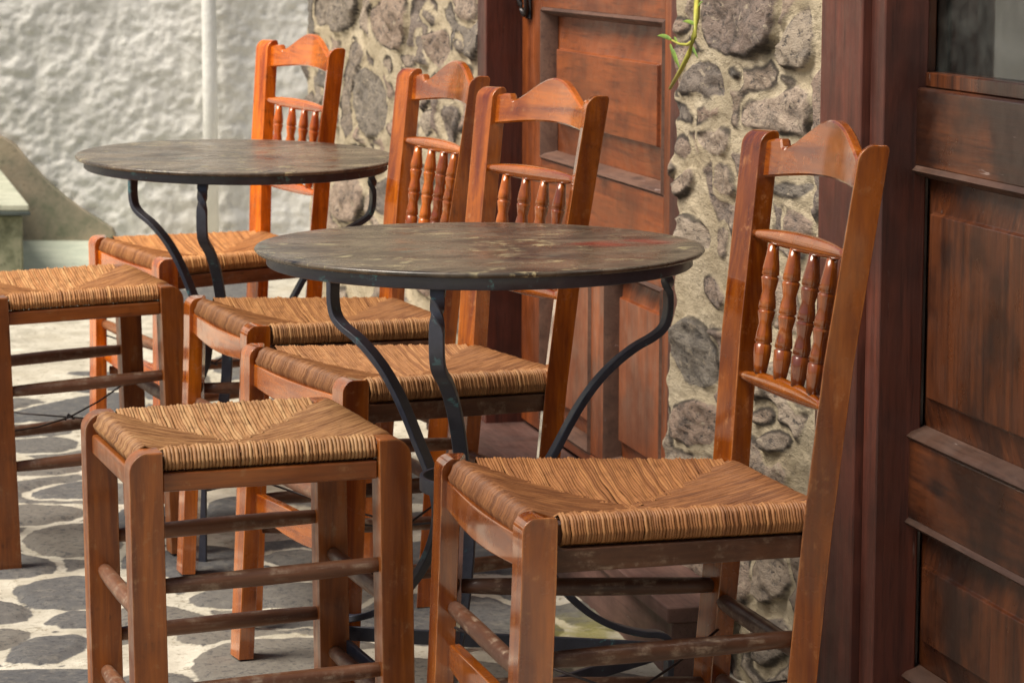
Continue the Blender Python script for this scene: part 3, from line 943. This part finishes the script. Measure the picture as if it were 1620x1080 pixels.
leaf(vp(1101, 40), vp(1090, 30) - vp(1101, 40) + Vector((-.01, 0, .006)), .0045, nrm)
leaf(vp(1094, 74), vp(1104, 84) - vp(1094, 74), .0042, nrm)
leaf(vp(1072, 70), vp(1066, 56) - vp(1072, 70) + Vector((0, 0, .004)), .0045, nrm)

# ------------------------------------------------------------------ chairs and stools
HL = .47


def post_rings(path, sec, top, r_front=.018, r_back=.006):
    """path: list of (z, cx, cy); sec: [(x0o,yo),(x1o,yo),(x1i,yi),(x0i,yi)] offsets; rounded top"""
    def at(z):
        for a, b in zip(path, path[1:]):
            if z <= b[0] + 1e-9:
                k = (z - a[0]) / (b[0] - a[0]); return a[1] + (b[1] - a[1]) * k, a[2] + (b[2] - a[2]) * k
        return path[-1][1], path[-1][2]
    rings = []
    def ring(z, i0=0., i1=0.):
        cx, cy = at(z)
        xs_ = [p[0] for p in sec]
        return [(cx + p[0] + (i0 if j in (0, 3) else -i1), cy + p[1], z) for j, p in enumerate(sec)]
    zs_ = [p[0] for p in path if p[0] < top - r_front - .004]
    dense = []
    for a, b in zip(zs_, zs_[1:] + [top - r_front]):
        dense += [a + (b - a) * k / 3 for k in range(3)]
    for z_ in dense: rings.append(ring(z_))
    for k in range(7):
        a = k / 6 * math.pi / 2 * .96
        z_ = top - r_front + r_front * math.sin(a)
        i1 = 0 if z_ < top - r_back else r_back * (1 - math.sqrt(max(0, 1 - ((z_ - top + r_back) / r_back) ** 2)))
        rings.append(ring(z_, r_front * (1 - math.cos(a)), i1 * .9))
    return rings


def rush_mesh(corners, zt, sag, drop, pitch, seed, skip=.034, rskip=.017):
    """woven seat: every strand runs from a diagonal seam out over the edge and down the side"""
    rs = np.random.RandomState(seed)
    C = [np.array(c, float) for c in corners]
    cen = sum(C) / 4 + np.array([rs.uniform(-.006, .006), rs.uniform(-.006, .006)])
    V, Fc, T = [], [], []
    NS = 5
    for i in range(4):
        P0, P1 = C[i], C[(i + 1) % 4]; e = P1 - P0; L = np.linalg.norm(e); e /= L
        outn = np.array([e[1], -e[0]])
        if (cen - P0) @ outn > 0: outn = -outn
        sk0, sk1 = [(skip, skip), (skip, rskip), (rskip, rskip), (rskip, skip)][i]
        s = sk0
        base_tone = rs.uniform(.30, .40) if i % 2 == 0 else rs.uniform(.48, .60)
        while s < L - sk1:
            p = pitch * rs.uniform(.8, 1.25) * (.88 if i % 2 == 0 else 1.); a = (s + p / 2) / L
            E = P0 + e * L * a
            S = P0 + (cen - P0) * 2 * a if a < .5 else P1 + (cen - P1) * 2 * (1 - a)
            S = S + e * rs.uniform(-.0018, .0018)
            din = np.linalg.norm(S - E); half = np.linalg.norm((P0 + P1) / 2 - cen)
            r = p * .56; bul = rs.uniform(-.001, .0016)
            path = []
            m = max(3, int(din / .022) + 2)
            for k in range(m):
                u = 1 - k / (m - 1)
                q = E + (S - E) * u - outn * 0.010
                dd = u * din / half
                zz = zt - sag * (1 - (1 - min(1, dd)) ** 1.7) + .0012 * math.sin(k * 1.7 + s * 300)
                path.append((q[0], q[1], zz + bul * .5))
            R = drop * .42
            for an in (25, 55, 90):
                an = math.radians(an)
                q = E + outn * (-.010 + .012 * math.sin(an) + bul); path.append((q[0], q[1], zt - .012 * (1 - math.cos(an))))
            q = E + outn * (.0055 + bul); path.append((q[0], q[1], zt - drop * .55))
            q = E + outn * (.0025 + bul * .5); path.append((q[0], q[1], zt - drop * .86))
            q = E - outn * .006; path.append((q[0], q[1], zt - drop * .99))
            q = E - outn * .030; path.append((q[0], q[1], zt - drop * .95))
            b = len(V); path = np.array(path)
            tn = np.gradient(path, axis=0); tn /= np.linalg.norm(tn, axis=1)[:, None] + 1e-9
            side = np.array([e[0], e[1], 0.])
            jit = np.cumsum(rs.uniform(-.00022, .00022, len(path)))
            tone = float(np.clip(base_tone + rs.normal(0, .085 if i % 2 else .11), 0, 1))
            for k in range(len(path)):
                nn = np.cross(side, tn[k]); nn /= np.linalg.norm(nn) + 1e-9
                if k < m and nn[2] < 0: nn = -nn
                elif k >= m and nn[:2] @ outn < -.1: nn = -nn
                if k >= m + 3 and nn[2] > 0 and k > m + 4: nn = -nn
                for j in range(NS):
                    an = math.pi * j / (NS - 1)
                    V.append(path[k] + side * (math.cos(an) * r + jit[k]) + nn * (math.sin(an) * r * 1.25 - r * .6)); T.append(tone)
                if k:
                    for j in range(NS - 1):
                        x0 = b + (k - 1) * NS + j
                        Fc.append((x0, x0 + 1, x0 + NS + 1, x0 + NS))
            s += p
    # filler just below the strands
    b = len(V); K = 6
    for i in range(4):
        P0, P1 = C[i], C[(i + 1) % 4]
        e = P1 - P0; e /= np.linalg.norm(e); o_ = np.array([e[1], -e[0]])
        if (cen - P0) @ o_ > 0: o_ = -o_
        b4 = len(V)
        for q, z_ in ((P0 + e * .02, zt - .010), (P1 - e * .014, zt - .010), (P1 - e * .014, zt - drop * .95), (P0 + e * .02, zt - drop * .95)):
            V.append(np.array([*(q - o_ * .004), z_])); T.append(.0)
        Fc.append((b4, b4 + 1, b4 + 2, b4 + 3))
    b = len(V)
    g = 12
    for iu in range(g + 1):
        for iv in range(g + 1):
            u, v_ = iu / g, iv / g
            q = (C[0] * (1 - u) + C[1] * u) * (1 - v_) + (C[3] * (1 - u) + C[2] * u) * v_
            q = cen + (q - cen) * .93
            dd = min(1, 2 * min(u, 1 - u, v_, 1 - v_))
            V.append(np.array([q[0], q[1], zt - .005 - sag * (1 - (1 - dd) ** 1.7)])); T.append(.1)
    for iu in range(g):
        for iv in range(g):
            x0 = b + iu * (g + 1) + iv; Fc.append((x0, x0 + 1, x0 + g + 2, x0 + g + 1))
    return np.array(V), np.array(Fc), np.array(T)


def rung(par, name, mat, a, b, r):
    a = Vector(a); b = Vector(b); mb = MB()
    ks = [0, .08, .25, .5, .75, .92, 1]
    bow = Vector((0, 0, random.uniform(-.002, .002)))
    mb.tube([a.lerp(b, k) + bow * math.sin(k * math.pi) for k in ks], [r * q for q in (.82, .92, 1.02, 1.06, 1.02, .92, .82)], 12)
    return mb.make(name, mat, par, smooth=True)


def board(par, name, mat, a, b, depth_fn, top_fn, thick, bow):
    """curved board between two legs along y: a,b = (x,y)"""
    mb = MB(); rings = []
    for k in range(13):
        u = k / 12; q = math.sin(u * math.pi)
        x_ = a[0] + (b[0] - a[0]) * u - bow * q; y_ = a[1] + (b[1] - a[1]) * u
        zt = top_fn(q); zb = zt - depth_fn(q)
        rings.append([(x_, y_, zb), (x_ + thick, y_, zb), (x_ + thick, y_, zt), (x_, y_, zt)])
    mb.loft(rings); return mb.make(name, mat, par, bevel=.002)


def make_chair():
    c = empty('taverna_chair')
    wf, wr, wt, d, rake, hb = .3954, .293, .362, .3275, .0386, .8554
    G, R = M, M
    xf, xr = -d / 2, d / 2
    for s in (1, -1):
        # front legs: flat front, back face slanting inwards
        sec = [(-.019, s * .021), (.019, s * .021), (.004, -s * .021), (-.019, -s * .021)]
        path = [(0, xf - .010, s * (wf / 2 + .002)), (.25, xf - .003, s * wf / 2), (.40, xf, s * wf / 2), (HL, xf, s * wf / 2)]
        mb = MB(); mb.loft(post_rings(path, sec, HL, .017, .005)); mb.make('front_leg', M['chair_z'], c, bevel=.003)
        # rear posts: front face slanting inwards
        sec = [(-.022, s * .017), (.012, s * .017), (.013, -s * .017), (-.010, -s * .017)]
        path = [(0, xr - .026, s * wr / 2), (.25, xr - .014, s * wr / 2), (.44, xr, s * wr / 2), (.62, xr + rake * .33, s * (wr + (wt - wr) * .42) / 2), (hb, xr + rake, s * wt / 2)]
        mb = MB(); mb.loft(post_rings(path, sec, hb, .018, .007)); mb.make('rear_post', M['chair_z'], c, bevel=.003)
    # woven seat
    yo = .006
    cor = [(xf - .006, wf / 2 + yo), (xf - .006, -wf / 2 - yo), (xr + .004, -wr / 2 - yo), (xr + .004, wr / 2 + yo)]
    V, Fc, T = rush_mesh(cor, .468, .030, .033, .0032, 5)
    ru = np_mesh('rush_seat', V, Fc, M['rush'], dict(tone=T)); ru.parent = c
    # rails below the seat
    for s in (1, -1):
        mb = MB()
        mb.loft([[(xf + .018, s * wf / 2 - .010, z_), (xf + .018, s * wf / 2 + .010, z_), (xr - .012, s * wr / 2 + .010, z_), (xr - .012, s * wr / 2 - .010, z_)] for z_ in (.409, .434)])
        mb.make('seat_rail', M['rung_x'], c, bevel=.002)
    mb = MB(); mb.box((xr - .012, -wr / 2 + .014, .409), (xr + .008, wr / 2 - .014, .434)); mb.make('seat_rail', M['rung_y'], c, bevel=.002)
    board(c, 'apron', M['chair_y'], (xf - .012, wf / 2 - .016), (xf - .012, -wf / 2 + .016), lambda q: .033 + .005 * q, lambda q: .444 - .003 * q, .014, .004)
    board(c, 'front_board', M['chair_y'], (xf - .006, wf / 2 - .016), (xf - .006, -wf / 2 + .016), lambda q: .028 + .014 * q, lambda q: .250 + .002 * q, .014, .0)
    # rungs
    rung(c, 'rung', R['rung_y'], (xf, wf / 2 - .012, .293), (xf, -wf / 2 + .012, .293), .0105)
    for z_ in (.315, .195):
        for s in (1, -1):
            rung(c, 'rung', R['rung_x'], (xf + .012, s * wf / 2, z_), (xr - .016, s * wr / 2, z_ + .003), .0105)
    for z_ in (.30, .205):
        rung(c, 'rung', R['rung_y'], (xr - .012, wr / 2, z_), (xr - .012, -wr / 2, z_), .0105)
    # back
    def bx(z_):
        return xr - .006 + (rake * .33 * (z_ - .44) / .18 if z_ < .62 else rake * (.33 + .67 * (z_ - .62) / (hb - .62)))
    def hw(z_): return (wr + (wt - wr) * (z_ - .44) / (hb - .44)) / 2 - .013
    # crest: scalloped top edge, arched lower edge, bowed backwards
    mb = MB(); rings = []
    us = np.linspace(-1, 1, 61)
    for u in us:
        a = abs(u)
        if a > .80: top = .843 + .004 * math.sin((1 - a) / .2 * math.pi / 2)
        elif a > .755: top = .847 - .011 * max(0., 1 - (a - .755) / .045) ** .6
        else: top = .836 + .038 * max(0., .5 + .5 * math.cos(a / .755 * math.pi)) ** .7
        bot = .800 + .010 * math.cos(u * math.pi / 2)
        y_ = u * (hw(.83)); bowx = .017 * (1 - u * u)
        def px_(z_): return bx(z_) + .003 + bowx
        e_ = .0025
        rings.append([(px_(bot), y_, bot + e_), (px_(bot) + e_, y_, bot), (px_(bot) + .013 - e_, y_, bot), (px_(bot) + .013, y_, bot + e_),
                      (px_(top) + .013, y_, top - e_), (px_(top) + .013 - e_, y_, top), (px_(top) + e_, y_, top), (px_(top), y_, top - e_)])
    mb.loft(rings); mb.make('crest_rail', M['chair_y'], c)
    for z_ in (.735, .570):
        mb = MB(); ks = np.linspace(0, 1, 15); hh = hw(z_) + .004
        rings = []
        for k in ks:
            q = math.sin(math.pi * (k * .94 + .03)) ** .55; n_ = 12
            cx = bx(z_) + .010 * (1 - (2 * k - 1) ** 2); y_ = -hh + 2 * hh * k
            rings.append([(cx + .0095 * q * math.cos(2 * math.pi * j / n_), y_, z_ + .0115 * q * math.sin(2 * math.pi * j / n_)) for j in range(n_)])
        mb.loft(rings); mb.make('back_rail', M['chair_y'], c, smooth=True)
    # four turned spindles with three grooves
    za, zb = .578, .727
    for k in range(4):
        u = .62 - .42 * k
        b0 = Vector((bx(za) + .010 * (1 - (u * .95) ** 2), u * hw(za), za)); b1 = Vector((bx(zb) + .010 * (1 - (u * .95) ** 2), u * hw(zb), zb))
        mb = MB(); pts_, rad = [], []
        prof = [(0, .0070), (.06, .0082), (.14, .0096), (.22, .0098), (.232, .0078), (.245, .0098), (.30, .0090), (.38, .0072), (.46, .0094), (.48, .0098), (.492, .0078), (.505, .0098),
                (.56, .0090), (.63, .0072), (.72, .0096), (.74, .0098), (.752, .0078), (.765, .0098), (.82, .0092), (.92, .0070), (1., .0058)]
        for q, r_ in prof: pts_.append(b0.lerp(b1, q)); rad.append(r_ * 1.06)
        mb.tube(pts_, rad, 14); mb.make('spindle', M['chair_z'], c, smooth=True)
    wires(c, [(xf, wf / 2 - .02, .27), (xf, -wf / 2 + .02, .27), (xr - .012, -wr / 2 + .01, .27), (xr - .012, wr / 2 - .01, .27)], .225)
    return c


def wires(c, pts, zc):
    mb = MB(); o = Vector((0.0, 0.0, zc))
    for p in pts:
        p = Vector(p); mb.tube([p, p.lerp(o, .5) - Vector((0, 0, .004)), o], .0016, 6)
    mb.tube([o + Vector((-.008, 0, -.004)), o + Vector((0, .006, .004)), o + Vector((.008, 0, -.003)), o + Vector((0, -.006, .003))], .0024, 6)
    mb.make('brace_wire', M['wire'], c, smooth=True)


def make_stool():
    c = empty('rush_stool')
    wy, dx = .3237, .3027
    xs_, ys_ = dx / 2, wy / 2
    for sx in (-1, 1):
        for s in (1, -1):
            sec = [(sx * .020, s * .0195), (-sx * .020, s * .0195), (-sx * .020, -s * .0195), (sx * .020, -s * .0195)]
            def rr(sec, sx):
                path = [(0, sx * xs_, s * ys_), (.2, sx * xs_, s * ys_), (HL, sx * xs_, s * ys_)]
                rings = []
                for z_ in (0, .1, .2, .3, .44): rings.append([(sx * xs_ + p[0], s * ys_ + p[1], z_) for p in sec])
                r_ = .024
                for k in range(8):
                    a = k / 7 * math.pi / 2 * .95
                    z_ = HL - r_ + r_ * math.sin(a); i0 = r_ * (1 - math.cos(a))
                    rings.append([(sx * xs_ + (p[0] - sx * i0 if j in (0, 3) else p[0]), s * ys_ + p[1], z_) for j, p in enumerate(sec)])
                return rings
            mb = MB(); mb.loft(rr(sec, sx)); mb.make('leg', M['stool_z'], c, bevel=.003)
    cor = [(-xs_ - .004, ys_ + .006), (-xs_ - .004, -ys_ - .006), (xs_ + .004, -ys_ - .006), (xs_ + .004, ys_ + .006)]
    V, Fc, T = rush_mesh(cor, .472, .026, .027, .0042, 9, .028, .028)
    ru = np_mesh('rush_seat', V, Fc, M['rush'], dict(tone=np.clip(T + .12, 0, 1))); ru.parent = c
    for s in (1, -1):
        mb = MB(); mb.box((-xs_ + .02, s * ys_ - .012, .421), (xs_ - .02, s * ys_ + .012, .4435)); mb.make('seat_rail', M['stool_x'], c, bevel=.003)
        mb = MB(); mb.box((s * xs_ - .012, -ys_ + .0195, .418), (s * xs_ + .012, ys_ - .0195, .4435)); mb.make('seat_rail', M['stool_y'], c, bevel=.003)
        for z_ in (.310, .180):
            rung(c, 'rung', M['rung_x'], (-xs_ + .01, s * ys_, z_ - .004), (xs_ - .01, s * ys_, z_ + .004), .0105)
        for z_ in (.266, .133):
            rung(c, 'rung', M['rung_y'], (s * xs_, -ys_ + .01, z_), (s * xs_, ys_ - .01, z_), .0105)
    return c


def place(o, x, y, t, px, py, lift=0.):
    o.location = (x, y, lift); o.rotation_euler = (py, -px, t)


chair = make_chair()
spots = [  # x, y, turn, tilt x, tilt y, colour, label
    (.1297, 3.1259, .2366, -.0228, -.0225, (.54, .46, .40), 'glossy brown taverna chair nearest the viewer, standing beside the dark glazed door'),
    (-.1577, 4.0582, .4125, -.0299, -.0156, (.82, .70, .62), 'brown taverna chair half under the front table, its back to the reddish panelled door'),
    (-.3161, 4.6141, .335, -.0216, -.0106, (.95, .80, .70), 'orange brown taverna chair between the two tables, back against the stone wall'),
    (-.5947, 5.6357, .4518, .013, .0096, (1.55, 1.25, .8), 'orange taverna chair behind the rear table, nearest the drainpipe'),  # tint raised to put the stronger light on this chair into its colour
]
CH_GROUP = 'rush seated taverna chairs round the tables'
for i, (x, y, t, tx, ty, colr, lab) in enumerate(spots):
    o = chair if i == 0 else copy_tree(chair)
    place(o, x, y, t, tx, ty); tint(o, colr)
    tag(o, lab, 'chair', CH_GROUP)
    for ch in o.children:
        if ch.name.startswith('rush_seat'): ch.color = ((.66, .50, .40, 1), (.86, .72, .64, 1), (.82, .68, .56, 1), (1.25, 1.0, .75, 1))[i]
stool = make_stool()
for i, (x, y, t, tx, ty, lab) in enumerate([
        (-.3334, 3.5039, .3058, .0076, -.0138, 'square rush stool with worn brown legs standing before the front table'),
        (-.7792, 4.997, .3626, .0279, .0, 'rush stool cut off by the left edge, beside the rear table')]):
    o = stool if i == 0 else copy_tree(stool)
    place(o, x, y, t, tx, ty); tag(o, lab, 'stool', 'rush stools on the flagstones'); tint(o, (.96, .86, .75))
    if i == 1:
        tint(o, (.95, .84, .72))
        wires(o, [(-.14, .15, .235), (-.14, -.15, .235), (.14, -.15, .235), (.14, .15, .255)], .225)
        for ch in o.children:
            if ch.name.startswith('rush_seat'): ch.color = (1.05, .86, .72, 1)
    else:
        for ch in o.children:
            if ch.name.startswith('rush_seat'): ch.color = (.80, .72, .68, 1)

# ------------------------------------------------------------------ tables
KT = .8924


def make_table(topmat):
    t = empty('cafe_table')
    R, H = .3192 * KT, .684
    mb = MB(); mb.lathe([(R - .012, H - .008), (R - .003, H - .0065), (R, H - .003), (R - .0015, H - .0006), (R - .006, H), (R * .6, H - .0004), (.05, H - .0008)], n=96)
    mb.make('tabletop', topmat, t, smooth=True)
    mb = MB(); mb.lathe([(R - .016, H - .0085), (R - .015, H - .021), (R - .017, H - .0228), (R - .021, H - .0228), (R - .021, H - .0085)], n=96, cap=False)
    mb.make('rim', M['iron'], t, smooth=True)
    prof = [(.278, .628), (.282, .612), (.287, .590), (.290, .560), (.290, .530), (.283, .508), (.266, .494), (.240, .481), (.212, .462), (.185, .438), (.160, .408), (.138, .374),
            (.117, .337), (.098, .305), (.086, .275), (.079, .245), (.082, .215), (.095, .180), (.117, .145), (.145, .112), (.180, .083), (.218, .064), (.255, .053), (.278, .050),
            (.292, .044), (.298, .032), (.2985, .015)]
    prof = [(a * KT, HC - (HC - b) * KT) for a, b in prof] + [(.266, .10), (.265, .06), (.265, .03), (.266, -.004)]
    for k in range(3):
        a = 2 * math.pi * k / 3
        er = Vector((math.cos(a), math.sin(a), 0)); et = Vector((-math.sin(a), math.cos(a), 0))
        # densify
        P = []
        for i in range(len(prof) - 1):
            p0 = prof[max(i - 1, 0)]; p1 = prof[i]; p2 = prof[i + 1]; p3 = prof[min(i + 2, len(prof) - 1)]
            for q in (0, .25, .5, .75):
                P.append(tuple(.5 * (2 * p1[j] + (p2[j] - p0[j]) * q + (2 * p0[j] - 5 * p1[j] + 4 * p2[j] - p3[j]) * q * q + (3 * p1[j] - p0[j] - 3 * p2[j] + p3[j]) * q ** 3) for j in (0, 1)))
        P.append(prof[-1])
        rings = []
        for i, (r_, z_) in enumerate(P):
            c_ = er * r_ + Vector((0, 0, z_))
            q0 = P[max(i - 1, 0)]; q1 = P[min(i + 1, len(P) - 1)]
            tg = (er * (q1[0] - q0[0]) + Vector((0, 0, q1[1] - q0[1]))).normalized()
            nr = et.cross(tg)
            low = z_ < .42
            tw = math.pi * min(1, max(0, (.652 - z_) / .038)) if z_ > .5 else math.pi
            u = et * math.cos(tw) + nr * math.sin(tw); v = nr * math.cos(tw) - et * math.sin(tw)
            neck = 1 - .35 * math.exp(-((z_ - .635) / .012) ** 2) if z_ > .5 else 1.
            hw_, ht_ = .0093 * neck, .0045 + (.003 * math.exp(-((z_ - .635) / .014) ** 2) if z_ > .5 else 0)
            rings.append([c_ + u * hw_ + v * ht_, c_ - u * hw_ + v * ht_, c_ - u * hw_ - v * ht_, c_ + u * hw_ - v * ht_])
        mb = MB(); mb.loft(rings); mb.make('leg', M['iron'], t, bevel=.0018)
        # base bar to the next foot
        a2 = a + 2 * math.pi / 3
        p = Vector((math.cos(a), math.sin(a), 0)) * .2655; q = Vector((math.cos(a2), math.sin(a2), 0)) * .2655
        dn = (q - p).normalized(); sn = Vector((-dn.y, dn.x, 0)); p = p + dn * .012; q = q - dn * .012
        mb = MB(); mb.loft([[c_ + sn * b_ + Vector((0, 0, z_)) for b_, z_ in ((-.003, .127), (.003, .127), (.003, .147), (-.003, .147))] for c_ in (p, q)])
        mb.make('base_bar', M['iron'], t, bevel=.0015)
    mb = MB(); mb.lathe([(.0712, .370), (.0765, .370), (.0765, .389), (.0712, .389), (.0712, .370)], n=48, cap=False)
    mb.make('collar', M['iron'], t, bevel=.001)
    return t


tb = make_table(M['top_red'])
tb.location = (-.0476 * KT, 4.0338 * KT, 0); tb.rotation_euler = (.0059, 0, math.radians(19.4))
tag(tb, 'round iron cafe table in front, its scuffed dark top marked with red paint', 'table', 'round iron cafe tables')
tb2 = copy_tree(tb)
tb2.location = (-.563 * KT, 5.6978 * KT + .0326 * .684, 0); tb2.rotation_euler = (.0326, .0021, math.radians(22.5))
tag(tb2, 'round iron cafe table at the rear left with a plain worn brown top', 'table', 'round iron cafe tables')
for ch in tb2.children:
    if ch.name.startswith('tabletop'):
        ch.data = ch.data.copy(); ch.data.materials[0] = M['top']
